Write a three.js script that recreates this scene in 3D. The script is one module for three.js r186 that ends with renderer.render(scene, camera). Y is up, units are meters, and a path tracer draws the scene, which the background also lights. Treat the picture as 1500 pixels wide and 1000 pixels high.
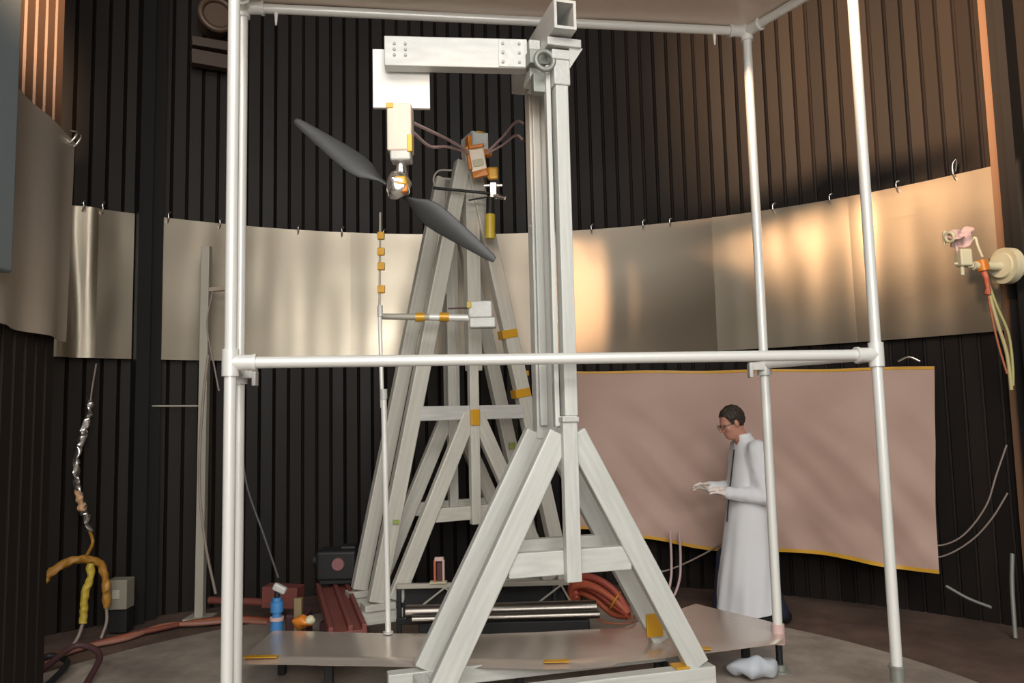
import * as THREE from 'three';
import { RoundedBoxGeometry } from 'three/addons/geometries/RoundedBoxGeometry.js';
import { mergeGeometries, mergeVertices } from 'three/addons/utils/BufferGeometryUtils.js';
import { MarchingCubes } from 'three/addons/objects/MarchingCubes.js';
import { RectAreaLightUniformsLib } from 'three/addons/lights/RectAreaLightUniformsLib.js';
import { ImprovedNoise } from 'three/addons/math/ImprovedNoise.js';

// ---------------------------------------------------------------- camera, light, exposure
const scene = new THREE.Scene();
scene.background = new THREE.Color(0x000000);
const V = (x, y, z) => new THREE.Vector3(x, y, z);
const EYE = 1.7424, FOCAL = 1134, PITCH = 0.0923, ROLL = 0.0227;
const camera = new THREE.PerspectiveCamera(2 * Math.atan(500 / FOCAL) * 180 / Math.PI, 1.5, 0.05, 60);
camera.position.set(0, EYE, 0);
camera.rotation.order = 'YXZ';
camera.rotation.set(PITCH, 0, -ROLL);
scene.add(camera);
const renderer = new THREE.WebGLRenderer({ antialias: true });
renderer.toneMapping = THREE.LinearToneMapping;
renderer.toneMappingExposure = 1.13;
renderer.shadowMap.enabled = true;
RectAreaLightUniformsLib.init();
const HALL_LAMPS = [   // [x, y, z, width, height, aim point, intensity] lamp panels in the hall behind the camera; ceiling pair added for even reflections
  [-4.2, 10.6, 6, 5, 5, [-4.2, 0, 6.01], 5],
  [4.2, 10.6, 6, 5, 5, [4.2, 0, 6.01], 5],
  [0.8, 3.6, 3.8, 3.6, 2.2, [0.2, 2.2, -5], 11],
  [0.4, 6.9, 3.6, 4.4, 1.6, [0.2, 2.0, -5], 8.2],
];
const WARM_LAMPS = [   // [x, y, z, aim point, candela, cone half angle, penumbra, label] warm lamps; last two added to warm the left panel and right wall
  [-1.40, 4.15, 0.1, [0.60, 2.95, -8.0], 38, 0.10, 0.7, 'warm work lamp above the middle of the chamber opening'],
  [2.6, 5.2, 0.2, [-2.9, 4.7, -4.15], 680, 0.17, 0.8, 'added warm lamp on the right that lights the left panel'],
  [-2.4, 6.0, 0.3, [3.7, 5.3, -6.3], 800, 0.33, 0.95, 'added warm lamp on the left that lights the right wall', 2.6],
];
const WARM = new THREE.Color(1.0, 0.62, 0.36), COOL = new THREE.Color(1.0, 0.98, 0.935);

// ---------------------------------------------------------------- helpers
let seed = 7;
const rnd = () => { seed = (seed * 1664525 + 1013904223) % 4294967296; return seed / 4294967296; };
const perlin = new ImprovedNoise();
const noise = (x, y = 0, z = 0) => perlin.noise(x + 11.3, y + 5.7, z + 3.1);
const used = new Map();
function numbered(n) { const k = used.get(n) ?? 0; used.set(n, k + 1); return k ? `${n}_${String(k).padStart(3, '0')}` : n; }
function shade(o) { o.castShadow = true; o.receiveShadow = true; return o; }
function tag(o, label, category, group) { Object.assign(o.userData, { label, category }); if (group) o.userData.group = group; return o; }
// a Group at the thing's base; its parts are given in world metres unless local is true
function thing(name, label, category, base, { turn = 0, group, local = false } = {}) {
  const o = new THREE.Group(); o.name = numbered(name); scene.add(o);
  o.position.set(...base); o.rotation.y = turn; tag(o, label, category, group);
  o.userData_local = local; return o;
}
function merge(g) {
  if (!Array.isArray(g)) return g;
  if (g.length === 1) return g[0];
  return mergeGeometries(g.map(x => { const y = x.index ? x.toNonIndexed() : x; for (const k of Object.keys(y.attributes)) if (!['position', 'normal', 'uv'].includes(k)) y.deleteAttribute(k); return y; }));
}
function part(parent, name, geo, mat, label) {
  let g = merge(geo), root = parent;
  const m = shade(new THREE.Mesh(g, mat)); m.name = name;
  let off = V(0, 0, 0), p = parent; while (p && p !== scene) { if (!p.userData_local) off.add(p.position); p = p.parent; }
  if (off.lengthSq() > 0) g.translate(-off.x, -off.y, -off.z);
  if (label) m.userData.label = label;
  root.add(m); return m;
}
function solo(name, label, category, geo, mat, group) {   // a thing that is one mesh
  const g = merge(geo); g.computeBoundingBox(); const b = g.boundingBox;
  const c = V((b.min.x + b.max.x) / 2, b.min.y, (b.min.z + b.max.z) / 2); g.translate(-c.x, -c.y, -c.z);
  const m = shade(new THREE.Mesh(g, mat)); m.name = numbered(name); m.position.copy(c); scene.add(m); return tag(m, label, category, group);
}
function struct(name, geo, mat, label) {
  const m = shade(new THREE.Mesh(merge(geo), mat)); m.name = name; m.userData.kind = 'structure'; m.userData.label = label; scene.add(m); return m;
}
const vv = a => Array.isArray(a) ? V(...a) : a;
function orient(g, A, B, up = V(0, 1, 0)) {   // geometry along +z centred at 0 -> from A to B
  A = vv(A); B = vv(B); const z = B.clone().sub(A).normalize(); let y = up.clone().addScaledVector(z, -up.dot(z));
  if (y.lengthSq() < 1e-6) y = V(0, 0, 1).addScaledVector(z, -z.z); y.normalize();
  const x = y.clone().cross(z), m = new THREE.Matrix4().makeBasis(x, y, z).setPosition(A.clone().add(B).multiplyScalar(.5));
  return g.applyMatrix4(m);
}
const beam = (A, B, w, h, up = V(0, 1, 0), r = .006) => orient(new RoundedBoxGeometry(w, h, vv(A).distanceTo(vv(B)), 2, Math.min(r, w / 3, h / 3)), A, B, up);
const rod = (A, B, r, r2 = r, n = 20) => orient(new THREE.CylinderGeometry(r2, r, vv(A).distanceTo(vv(B)), n).rotateX(Math.PI / 2), A, B);
const box = (x, y, z, w, h, d, r = .006) => new RoundedBoxGeometry(w, h, d, 2, Math.min(r, w / 3, h / 3, d / 3)).translate(x, y, z);
function cable(pts, r, n = 8, seg) { const c = new THREE.CatmullRomCurve3(pts.map(vv)); return new THREE.TubeGeometry(c, seg ?? pts.length * 8, r, n); }
function collar(P, dir, r, len, n = 20) { const d = vv(dir).normalize().multiplyScalar(len / 2), p = vv(P); return rod(p.clone().sub(d), p.clone().add(d), r, r, n); }
function hollow(w, h, t, A, B) {
  const s = new THREE.Shape([[-w / 2, -h / 2], [w / 2, -h / 2], [w / 2, h / 2], [-w / 2, h / 2]].map(p => new THREE.Vector2(...p)));
  s.holes.push(new THREE.Path([[-w / 2 + t, -h / 2 + t], [-w / 2 + t, h / 2 - t], [w / 2 - t, h / 2 - t], [w / 2 - t, -h / 2 + t]].map(p => new THREE.Vector2(...p))));
  const L = vv(A).distanceTo(vv(B)); const g = new THREE.ExtrudeGeometry(s, { depth: L, bevelEnabled: false }).translate(0, 0, -L / 2); return orient(g, A, B);
}
// polygon in the xz plane with thickness upward from y
function slab(pts, y, t) { const s = new THREE.Shape(pts.map(([x, z]) => new THREE.Vector2(x, -z))); return new THREE.ExtrudeGeometry(s, { depth: t, bevelEnabled: false }).rotateX(-Math.PI / 2).translate(0, y, 0); }
// a bilinear sheet of thickness t displaced by f(u,v)
function sheet(fn, nu, nv, t) {
  const pos = [], uv = [], idx = [];
  const P = (u, v) => vv(fn(u, v));
  const N = (u, v) => { const e = 1e-3; return P(u + e, v).sub(P(u - e, v)).cross(P(u, v + e).sub(P(u, v - e))).normalize(); };
  for (const s of [0, 1]) for (let j = 0; j <= nv; j++) for (let i = 0; i <= nu; i++) { const u = i / nu, v = j / nv, p = P(u, v).addScaledVector(N(u, v), s ? t / 2 : -t / 2); pos.push(p.x, p.y, p.z); uv.push(u, v); }
  const k = (s, i, j) => s * (nu + 1) * (nv + 1) + j * (nu + 1) + i;
  for (let j = 0; j < nv; j++) for (let i = 0; i < nu; i++) { let a = k(1, i, j), b = k(1, i + 1, j), c = k(1, i + 1, j + 1), d = k(1, i, j + 1); idx.push(a, b, c, a, c, d); a = k(0, i, j); b = k(0, i + 1, j); c = k(0, i + 1, j + 1); d = k(0, i, j + 1); idx.push(a, c, b, a, d, c); }
  const rim = []; for (let i = 0; i < nu; i++) rim.push([i, 0, i + 1, 0]); for (let j = 0; j < nv; j++) rim.push([nu, j, nu, j + 1]); for (let i = nu; i > 0; i--) rim.push([i, nv, i - 1, nv]); for (let j = nv; j > 0; j--) rim.push([0, j, 0, j - 1]);
  const g = new THREE.BufferGeometry(); g.setAttribute('position', new THREE.Float32BufferAttribute(pos, 3)); g.setAttribute('uv', new THREE.Float32BufferAttribute(uv, 2)); g.setIndex(idx); g.computeVertexNormals();
  const e = [], eu = []; for (const [a, b, c, d] of rim) { const q = [k(0, a, b), k(0, c, d), k(1, c, d), k(1, a, b)].map(n => [pos[3 * n], pos[3 * n + 1], pos[3 * n + 2]]); for (const n of [0, 1, 2, 0, 2, 3]) { e.push(...q[n]); eu.push(.5, .5); } }
  const h = new THREE.BufferGeometry(); h.setAttribute('position', new THREE.Float32BufferAttribute(e, 3)); h.setAttribute('uv', new THREE.Float32BufferAttribute(eu, 2)); h.computeVertexNormals();
  return mergeGeometries([g.toNonIndexed(), h]);
}
// signed-distance meshing
const smin = (a, b, k) => { const h = Math.max(k - Math.abs(a - b), 0) / k; return Math.min(a, b) - h * h * k * .25; };
function cone(p, a, b, ra, rb) { const dx = b[0] - a[0], dy = b[1] - a[1], dz = b[2] - a[2], px = p[0] - a[0], py = p[1] - a[1], pz = p[2] - a[2]; const t = Math.min(1, Math.max(0, (px * dx + py * dy + pz * dz) / (dx * dx + dy * dy + dz * dz))); return Math.hypot(px - dx * t, py - dy * t, pz - dz * t) - (ra + (rb - ra) * t); }
function ell(p, c, r) { const x = (p[0] - c[0]) / r[0], y = (p[1] - c[1]) / r[1], z = (p[2] - c[2]) / r[2]; return (Math.sqrt(x * x + y * y + z * z) - 1) * Math.min(...r); }
function field(fn, lo, hi, cell) {
  const ext = lo.map((l, i) => hi[i] - l), n = Math.ceil(Math.max(...ext) / cell) + 4, half = ext.map(e => e / 2 * n / (n - 4)), mid = lo.map((l, i) => (l + hi[i]) / 2);
  const mc = new MarchingCubes(n, new THREE.MeshStandardMaterial(), false, false, 300000); mc.isolation = 0;
  let q = 0; for (let k = 0; k < n; k++) for (let j = 0; j < n; j++) for (let i = 0; i < n; i++) mc.field[q++] = -fn([mid[0] + half[0] * (i - n / 2) / (n / 2), mid[1] + half[1] * (j - n / 2) / (n / 2), mid[2] + half[2] * (k - n / 2) / (n / 2)]);
  mc.update(); const pos = new Float32Array(mc.count * 3);
  for (let i = 0; i < mc.count; i++) for (let a = 0; a < 3; a++) pos[3 * i + a] = mid[a] + half[a] * mc.positionArray[3 * i + a];
  let g = new THREE.BufferGeometry(); g.setAttribute('position', new THREE.BufferAttribute(pos, 3)); g = mergeVertices(g, 1e-4); g.computeVertexNormals();
  g.setAttribute('uv', new THREE.BufferAttribute(new Float32Array(g.attributes.position.count * 2), 2)); return g;
}
function crumple(g, amp, f) { const p = g.attributes.position; for (let i = 0; i < p.count; i++) { const x = p.getX(i), y = p.getY(i), z = p.getZ(i); p.setXYZ(i, x + amp * noise(x * f, y * f, z * f), y + amp * noise(x * f + 40, y * f, z * f), z + amp * noise(x * f, y * f + 70, z * f)); } g.computeVertexNormals(); return g; }

// ---------------------------------------------------------------- materials
function dataTex(w, h, fn, srgb) {
  const d = new Uint8Array(w * h * 4); for (let y = 0; y < h; y++) for (let x = 0; x < w; x++) { const c = fn(x / w, y / h), o = 4 * (y * w + x); for (let k = 0; k < 3; k++) d[o + k] = Math.max(0, Math.min(255, (Array.isArray(c) ? c[k] : c) * 255)); d[o + 3] = 255; }
  const t = new THREE.DataTexture(d, w, h); t.wrapS = t.wrapT = THREE.RepeatWrapping; t.magFilter = t.minFilter = THREE.LinearFilter; if (srgb) t.colorSpace = THREE.SRGBColorSpace; t.needsUpdate = true; return t;
}
const lin = (r, g, b) => new THREE.Color().setRGB(r, g, b);
const std = (c, roughness = .6, metalness = 0, extra = {}) => new THREE.MeshStandardMaterial({ color: Array.isArray(c) ? lin(...c) : c, roughness, metalness, ...extra });
const phys = (c, roughness, specularIntensity) => new THREE.MeshPhysicalMaterial({ color: lin(...c), roughness, specularIntensity });
const brushed = dataTex(256, 256, (u, v) => .8 + .10 * noise(u * 3, v * 260) + .12 * noise(u * 2.1, v * 3.3) + .06 * (rnd() - .5));
const patchy = dataTex(512, 512, (u, v) => { const n = noise(u * 6, v * 6) * .5 + noise(u * 19, v * 19, 4) * .28 + noise(u * 60, v * 60, 9) * .15; const k = .78 + .28 * n + .04 * (rnd() - .5); return [k, k, k]; }, true);
const paintTex = dataTex(256, 256, (u, v) => { const k = .93 + .05 * noise(u * 5, v * 5) + .02 * noise(u * 31, v * 31, 2); return [k, k, k]; }, true);
const M = {
  white: std([.66, .66, .63], .42, .1, { map: paintTex }),
  pipe: std([.78, .775, .74], .34, .15),
  tower: std([.70, .705, .665], .45, .12, { map: paintTex }),
  towerFar: std([.66, .64, .57], .5, .1, { map: paintTex }),
  dullTube: std([.30, .31, .28], .5, .5),
  alu: std([.36, .315, .25], .42, .9, { roughnessMap: brushed }),
  aluSmooth: new THREE.MeshPhysicalMaterial({ color: lin(.37, .315, .25), roughness: .34, metalness: .92, anisotropy: .85, anisotropyRotation: Math.PI / 2 }),
  roofAlu: std([.80, .69, .60], .45, .35),
  plateAlu: std([.70, .61, .54], .28, .62, { roughnessMap: brushed }),
  slat: phys([.0125, .0088, .007], .55, .5),
  slat2: phys([.0165, .0115, .009], .6, .5),
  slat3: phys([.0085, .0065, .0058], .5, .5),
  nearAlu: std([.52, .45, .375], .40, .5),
  warmLitSlat: std([.115, .072, .05], .45, .2),  // upper slats of the left panel, warm lamp glow put into the colour
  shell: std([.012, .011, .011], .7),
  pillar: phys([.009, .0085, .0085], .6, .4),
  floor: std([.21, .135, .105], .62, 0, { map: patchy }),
  disc: std([.60, .51, .43], .5, .05, { map: patchy }),
  hall: std([.55, .53, .49], .8),
  hallFloor: std([.30, .28, .26], .6),
  kapton: std([.66, .34, .025], .32, .15),
  kaptonDark: std([.62, .20, .02], .36, .1),
  foil: std([.85, .83, .80], .22, .95),
  blade: new THREE.MeshPhysicalMaterial({ color: lin(.026, .026, .025), roughness: .5, clearcoat: .15, clearcoatRoughness: .35 }),
  dark: std([.02, .02, .022], .5, .2), black: std([.008, .008, .009], .6),
  chrome: std([.26, .235, .21], .3, .95), bolt: std([.32, .32, .31], .4, .7),
  red: std([.24, .07, .058], .55, .05, { map: paintTex }), redDark: std([.075, .03, .032], .6),
  pink: std([.62, .43, .40], .6), housing: std([.78, .66, .56], .5),
  blue: std([.06, .24, .55], .45), cloth: std([.50, .53, .58], .85),
  tarp: std([.47, .315, .26], .62), yellowTape: std([.62, .33, .03], .45),
  orange: std([.52, .115, .055], .5), cableOrange: std([.42, .13, .06], .55), cableRed: std([.20, .06, .04], .5),
  yellow: std([.60, .44, .06], .4), amber: std([.42, .20, .03], .45), cream: std([.62, .58, .40], .55),
  wire: std([.30, .24, .21], .5), pinkWire: std([.58, .42, .42], .5), grey: std([.46, .43, .36], .55, .2),
  doorEdge: std([.15, .175, .185], .55, .1), green: std([.30, .36, .10], .5),
  skin: std([.50, .235, .165], .55), hair: std([.030, .020, .013], .65), coat: std([.74, .74, .77], .85), navy: std([.012, .014, .035], .8), shoe: std([.008, .008, .009], .5), glove: std([.80, .70, .64], .7), lens: std([.02, .015, .015], .2),
};

// ---------------------------------------------------------------- the chamber
const WX = -0.185, WZ = -2.827, WR = 5.253, D = Math.PI / 180;
const onWall = (deg, r = WR) => [WX + r * Math.sin(deg * D), WZ - r * Math.cos(deg * D)];
function arc(a0, a1, r0, r1, y0, y1, n = 48) {
  const pts = []; for (let i = 0; i <= n; i++) pts.push(onWall(a0 + (a1 - a0) * i / n, r0)); for (let i = n; i >= 0; i--) pts.push(onWall(a0 + (a1 - a0) * i / n, r1)); return slab(pts, y0, y1 - y0);
}
struct('floor', slab([[-11, 13], [11, 13], [11, -10], [-11, -10]], -.2, .2), M.hallFloor, 'floor of the hall around the chamber');
const disk = (r, y, t, x = WX, z = WZ) => new THREE.CylinderGeometry(r, r, t, 128).translate(x, y + t / 2, z);
{ const g = disk(WR + .1, 0, .012); const p = g.attributes.position, u = g.attributes.uv; for (let i = 0; i < p.count; i++) u.setXY(i, p.getX(i) / 2.5, p.getZ(i) / 2.5); struct('floor_ring', g, M.floor, 'brown chamber floor along the foot of the dark wall'); }
{ const g = disk(3.32, .012, .012, -.35, -4.0); const p = g.attributes.position, u = g.attributes.uv; for (let i = 0; i < p.count; i++) u.setXY(i, p.getX(i) / 3, p.getZ(i) / 3); struct('floor_disc', g, M.disc, 'pale round metal floor plate in the middle of the chamber'); }
const wall = struct('wall_back', arc(-116, 116, WR + .05, WR + .25, 0, 9, 120), M.shell, 'round dark chamber wall lined with upright slats');
// every slat is its own piece
const slatShape = new THREE.Shape([[-.069, -.05], [-.069, -.012], [-.060, .014], [.044, .022], [.055, .004], [.069, -.006], [.069, -.05]].map(p => new THREE.Vector2(...p)));
const slatGeo = new THREE.ExtrudeGeometry(slatShape, { depth: 9, bevelEnabled: false }).rotateX(Math.PI / 2).translate(0, 9, 0);
const slatPitch = 1.5;
for (let a = -70; a <= 76; a += slatPitch) {
  const m = shade(new THREE.Mesh(slatGeo, [M.slat, M.slat2, M.slat, M.slat3][Math.floor(rnd() * 4)])); m.name = 'slat';
  const [x, z] = onWall(a, WR); m.position.set(x, 0, z); m.rotation.y = -a * D; m.rotation.y += (rnd() - .5) * .08; wall.add(m);
}
struct('ceiling', [disk(WR + .25, 9, .2)], M.shell, 'dark ceiling of the chamber');
// hall behind the camera, closed
struct('wall_left', new THREE.BoxGeometry(.3, 11, 23).translate(-11, 5.5, 1.5), M.hall, 'pale left wall of the hall');
struct('wall_right', new THREE.BoxGeometry(.3, 11, 23).translate(11, 5.5, 1.5), M.hall, 'pale right wall of the hall');
struct('wall_front', new THREE.BoxGeometry(22, 11, .3).translate(0, 5.5, 13), M.hall, 'pale wall of the hall behind the camera');
struct('wall_rear', new THREE.BoxGeometry(22, 11, .3).translate(0, 5.5, -10), M.hall, 'far wall of the hall behind the chamber');
struct('ceiling_hall', new THREE.BoxGeometry(22, .3, 23).translate(0, 11.1, 1.5), M.hall, 'pale ceiling of the hall');
// dark uprights
struct('trim_1', [arc(-38.3, -37.05, WR - .22, WR - .02, 0, 9, 4), arc(-37.0, -35.75, WR - .13, WR - .02, 0, 9, 4)], M.pillar, 'dark upright post between two metal sheets on the left');
{ const t = struct('trim_2', [arc(52.3, 53.2, WR - .14, WR - .02, 0, 9, 4), arc(53.3, 54.0, WR - .22, WR - .02, 0, 9, 4)], M.pillar, 'dark upright post at the right edge of the wall');
  const s = part(t, 'edge_strip', arc(51.55, 52.25, WR - .10, WR - .03, 0, 9, 3), std([.16, .085, .045], .5, .2), 'brown edge strip'); }

// the band of metal sheets round the wall, each sheet a thing with its clips
const BAND0 = 2.30, BAND1 = 3.62;
function clipGeo(deg, y, s = 1) { const [x, z] = onWall(deg, WR - .075), [x2, z2] = onWall(deg, WR - .13), [x3, z3] = onWall(deg + .25, WR - .11); return [cable([[x, y - .05, z], [x2, y - .02, z2], [x2, y + .035 * s, z2], [x3, y + .05 * s, z3], [x, y + .03, z]], .008, 6, 14)]; }
function bandSheet(a0, a1, label, clips, wob = .012, r = .085, s = 1, mat = M.alu) {
  const mid = onWall((a0 + a1) / 2, WR - r), t = thing('wall_sheet', label, 'metal sheet', [mid[0], BAND0, mid[1]], { group: 'metal sheets banded round the wall' });
  part(t, 'panel', sheet((u, v) => { const a = a0 + (a1 - a0) * u, y = BAND0 + (BAND1 - BAND0) * v, rr = WR - r + wob * (noise(a * .16 * s, y * .5, s) + .5 * noise(a * .45, y * .9, s + 8)); const [x, z] = onWall(a, rr); return [x, y, z]; }, Math.ceil((a1 - a0) * 2) + 6, 10, .004), mat);
  for (const [d, k] of clips) part(t, 'clip', clipGeo(d, BAND1, k), M.foil);
}
bandSheet(-45.4, -41.7, 'narrow buckled metal sheet on the wall beside the nearer left panel', [[-43.1, 1]], .06, .11, 3);
bandSheet(-41.7, -38.4, 'narrow flat metal sheet left of the dark upright post', [[-41.4, 1.3]], .012, .085, 1.7);
bandSheet(-35.7, -16.2, 'long metal sheet behind the grey pole on the left', [[-35.3, 1], [-30.2, .8], [-22, .8], [-17.2, 1]], .007, .085, 1.3);
bandSheet(-16.2, -1.5, 'bright metal sheet behind the far trestle tower', [[-12.5, .8]], .006, .09, 2.1);
bandSheet(-1.5, 25.0, 'metal sheet with the orange glint right of the tall near mast', [[11.6, 1], [17.5, 1], [20.5, .7]], .0, .085, 1, M.aluSmooth);
bandSheet(25.0, 38.9, 'brown-tinted metal sheet behind the back right frame post', [[31.6, 1], [37.3, .9]], .006, .09, 1.1);
bandSheet(38.9, 51.5, 'dim metal sheet at the right behind the wall instrument', [[43.6, .9], [48.6, 2.4]], .006, .085, 2.6);
bandSheet(54.4, 60, 'metal sheet beyond the right upright post at the photo edge', [], .01, .085, 2);

// nearer panel at the left edge of the opening
{
  const A = V(-2.665, 0, -3.78), B = V(-2.85, 0, -4.78), L = A.distanceTo(B), ang = Math.atan2(B.x - A.x, B.z - A.z);
  const g = new THREE.BoxGeometry(.06, 8.6, L).translate(.09, 4.3, 0); const w = struct('wall_panel', orient(g, A, B), M.shell, 'nearer slatted panel at the left edge');
  const dir = B.clone().sub(A).normalize(), n = V(-dir.z, 0, dir.x).multiplyScalar(-1); if (n.x < 0) n.multiplyScalar(-1);
  const sg = new THREE.ExtrudeGeometry(new THREE.Shape([[-.069, -.06], [-.069, 0], [-.052, .028], [.034, .034], [.054, .006], [.069, 0], [.069, -.06]].map(p => new THREE.Vector2(...p))), { depth: 8.6, bevelEnabled: false }).rotateX(Math.PI / 2).translate(0, 8.6, 0);
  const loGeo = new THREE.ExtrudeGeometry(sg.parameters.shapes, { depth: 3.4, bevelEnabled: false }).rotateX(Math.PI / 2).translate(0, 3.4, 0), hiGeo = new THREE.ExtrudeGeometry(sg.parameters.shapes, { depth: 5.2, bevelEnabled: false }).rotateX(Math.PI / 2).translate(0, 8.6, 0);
  for (let s = .069; s < L - .05; s += .14) for (const [g2, mat] of [[loGeo, M.slat2], [hiGeo, M.warmLitSlat]]) { const m = shade(new THREE.Mesh(g2, mat)); m.name = 'slat'; m.position.copy(A.clone().addScaledVector(dir, s)); m.rotation.y = Math.atan2(n.x, n.z); w.add(m); }
  const P0 = A.clone().addScaledVector(n, .05), P1 = B.clone().addScaledVector(n, .05).addScaledVector(dir, .03), mid = P0.clone().lerp(P1, .5);
  const t = thing('wall_sheet', 'nearest metal sheet, wrapped round the left panel edge', 'metal sheet', [mid.x, 2.25, mid.z], { group: 'metal sheets banded round the wall' });
  part(t, 'panel', sheet((u, v) => { const p = P0.clone().lerp(P1, u).addScaledVector(n, .034 + .030 * Math.sin(u * 11 + .8) * (1 - .75 * v)); return [p.x, 2.25 + 1.29 * v, p.z]; }, 40, 6, .004), M.nearAlu);
  for (const [u, k] of [[.93, 1], [.995, 1.2]]) { const p = P0.clone().lerp(P1, u).addScaledVector(n, .02); part(t, 'clip', cable([[p.x, 3.50, p.z], [p.x + .03, 3.53, p.z], [p.x + .04, 3.56 + .02 * k, p.z - .02], [p.x, 3.59, p.z - .02]], .008, 6, 12), M.foil); }
  struct('door_1', box(-2.69, 5.33, -3.64, .5, 5.7, .22, .02), M.doorEdge, 'blue-grey edge of the chamber door at the left');
}

// ---------------------------------------------------------------- the pipe frame
const FL = [-1.456, -3.987], FR = [2.117, -4.497], BL = [-1.684, -4.77], BR = [1.704, -5.243], HM = 2.034, HT = 4.385, PR = .031;
{
  const f = thing('pipe_scaffold', 'tall white pipe frame standing round the propeller test towers', 'scaffold', [0.17, .024, -4.6]);
  const at = (c, y) => V(c[0], y, c[1]);
  const toward = (a, b, d) => { const v = V(b[0] - a[0], 0, b[1] - a[1]).normalize().multiplyScalar(d); return v; };
  for (const [c, y0] of [[FL, .024], [FR, .024], [BL, .024], [BR, .30]]) part(f, 'post', rod(at(c, y0), at(c, HT + .03), PR), M.pipe);
  part(f, 'lower_post', rod(at(BR, .024), at(BR, .24), .022), M.dark, 'dark lower end of the back right post');
  for (const c of [FL, FR, BL, BR]) part(f, 'base_flange', [rod(at(c, .024), at(c, .036), .07), rod(at(c, .036), at(c, .07), .042)], M.dullTube);
  part(f, 'coupling', [rod(at(FR, .20), at(FR, .285), .04), rod(at(FR, .275), at(FR, .287), .046)], M.dullTube, 'grey pipe coupling');
  part(f, 'coupling', rod(at(BR, .20), at(BR, .325), .042), M.pink, 'pale pink pipe coupling');
  for (const [a, b, y] of [[FL, FR, HM], [FR, BR, HM], [FL, BL, HM], [BL, BR, HT], [FR, BR, HT], [FL, BL, HT], [FL, FR, HT]]) part(f, 'rail', rod(at(a, y), at(b, y), PR), M.pipe);
  const fit = (c, y, dirs, k = 1) => part(f, 'corner_fitting', [collar(at(c, y), [0, 1, 0], .043 * k, .14), ...dirs.flatMap(d => { const v = toward(c, d, .13); return [rod(at(c, y), at(c, y).add(v), .041 * k), collar(at(c, y).add(v.clone().multiplyScalar(.93)), v, .046 * k, .018)]; })], M.pipe);
  fit(FL, HM, [FR]); fit(FR, HM, [FL, BR]); fit(BR, HT, [BL, FR]); fit(BL, HT, [BR, FL]); fit(FR, HT, [FL, BR]); fit(FL, HT, [FR, BL]);
  // clamp brackets under the side rails on the back posts
  for (const [c, sgn, yy] of [[BL, 1, HM - .02], [BR, -1, HM - .02]]) part(f, 'bracket', [collar(at(c, yy), [0, 1, 0], .046, .11), box(c[0] + sgn * .065, yy + .005, c[1] + .03, .10, .055, .055), box(c[0] + sgn * .105, yy - .025, c[1] + .03, .025, .09, .06)], M.white);
  for (const [a, b, u] of [[BL, BR, .06], [BL, BR, .93]]) { const p = at(a, HT).lerp(at(b, HT), u); part(f, 'hook', [rod([p.x, HT - .02, p.z], [p.x, HT - .11, p.z], .014, .006)], M.pipe); }
}
// aluminium sheet laid over the top of the frame, and the one lying at its foot
{
  const q = [FL, FR, BL, BR];
  const fn = (u, v) => { const a = 1 - u, b = 1 - v; const x = q[0][0] * a * b + q[1][0] * u * b + q[2][0] * a * v + q[3][0] * u * v, z = q[0][1] * a * b + q[1][1] * u * b + q[2][1] * a * v + q[3][1] * u * v; return [x, HT + .036 + .012 * noise(u * 2.4, v * 1.2) - .01 * Math.sin(Math.PI * u) * Math.sin(Math.PI * v), z]; };
  solo('roof_sheet', 'aluminium sheet lying over the top of the white pipe frame', 'metal sheet', sheet(fn, 40, 12, .004), M.roofAlu);
}
{
  const t = thing('foot_sheet', 'shiny metal sheet lying low behind the legs of the near tower', 'metal sheet', [.2, .262, -5.2]);
  const near = [[-1.72, -4.93], [-.69, -4.80], [.36, -4.68], [.82, -4.80], [1.19, -4.90], [1.674, -5.04]], far = [[-1.71, -5.55], [-1.03, -5.46], [-.2, -5.36], [.70, -5.42], [1.354, -6.05], [1.80, -5.42]];
  const pick = (r, u) => { const k = Math.min(r.length - 2, Math.floor(u * (r.length - 1))), f = u * (r.length - 1) - k; return [r[k][0] * (1 - f) + r[k + 1][0] * f, r[k][1] * (1 - f) + r[k + 1][1] * f]; };
  const low = (x, z) => .268 + .006 * noise(x * 2.2, z * 2.2);
  part(t, 'panel', sheet((u, v) => { u = Math.min(1, Math.max(0, u)); const a = pick(near, u), b = pick(far, u), x = a[0] * (1 - v) + b[0] * v, z = a[1] * (1 - v) + b[1] * v; return [x, low(x, z) - .05 * Math.max(0, .06 - v) / .06 * (u < .5 ? .5 : .2), z]; }, 60, 12, .004), M.plateAlu);
  part(t, 'tape', box(-1.60, .277, -4.955, .21, .006, .05, .002), M.kapton); part(t, 'tape', box(.22, .276, -4.74, .15, .006, .05, .002), M.kapton);
  part(t, 'tape', box(1.12, .276, -4.92, .12, .006, .05, .002), M.kapton);
  for (const [x, z] of [[-1.6, -5.4], [-1.2, -5.05], [1.5, -5.3], [.9, -5.2], [0, -5.0]]) part(t, 'support_foot', box(x, .143, z, .05, .235, .05), M.dark);
}

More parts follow.
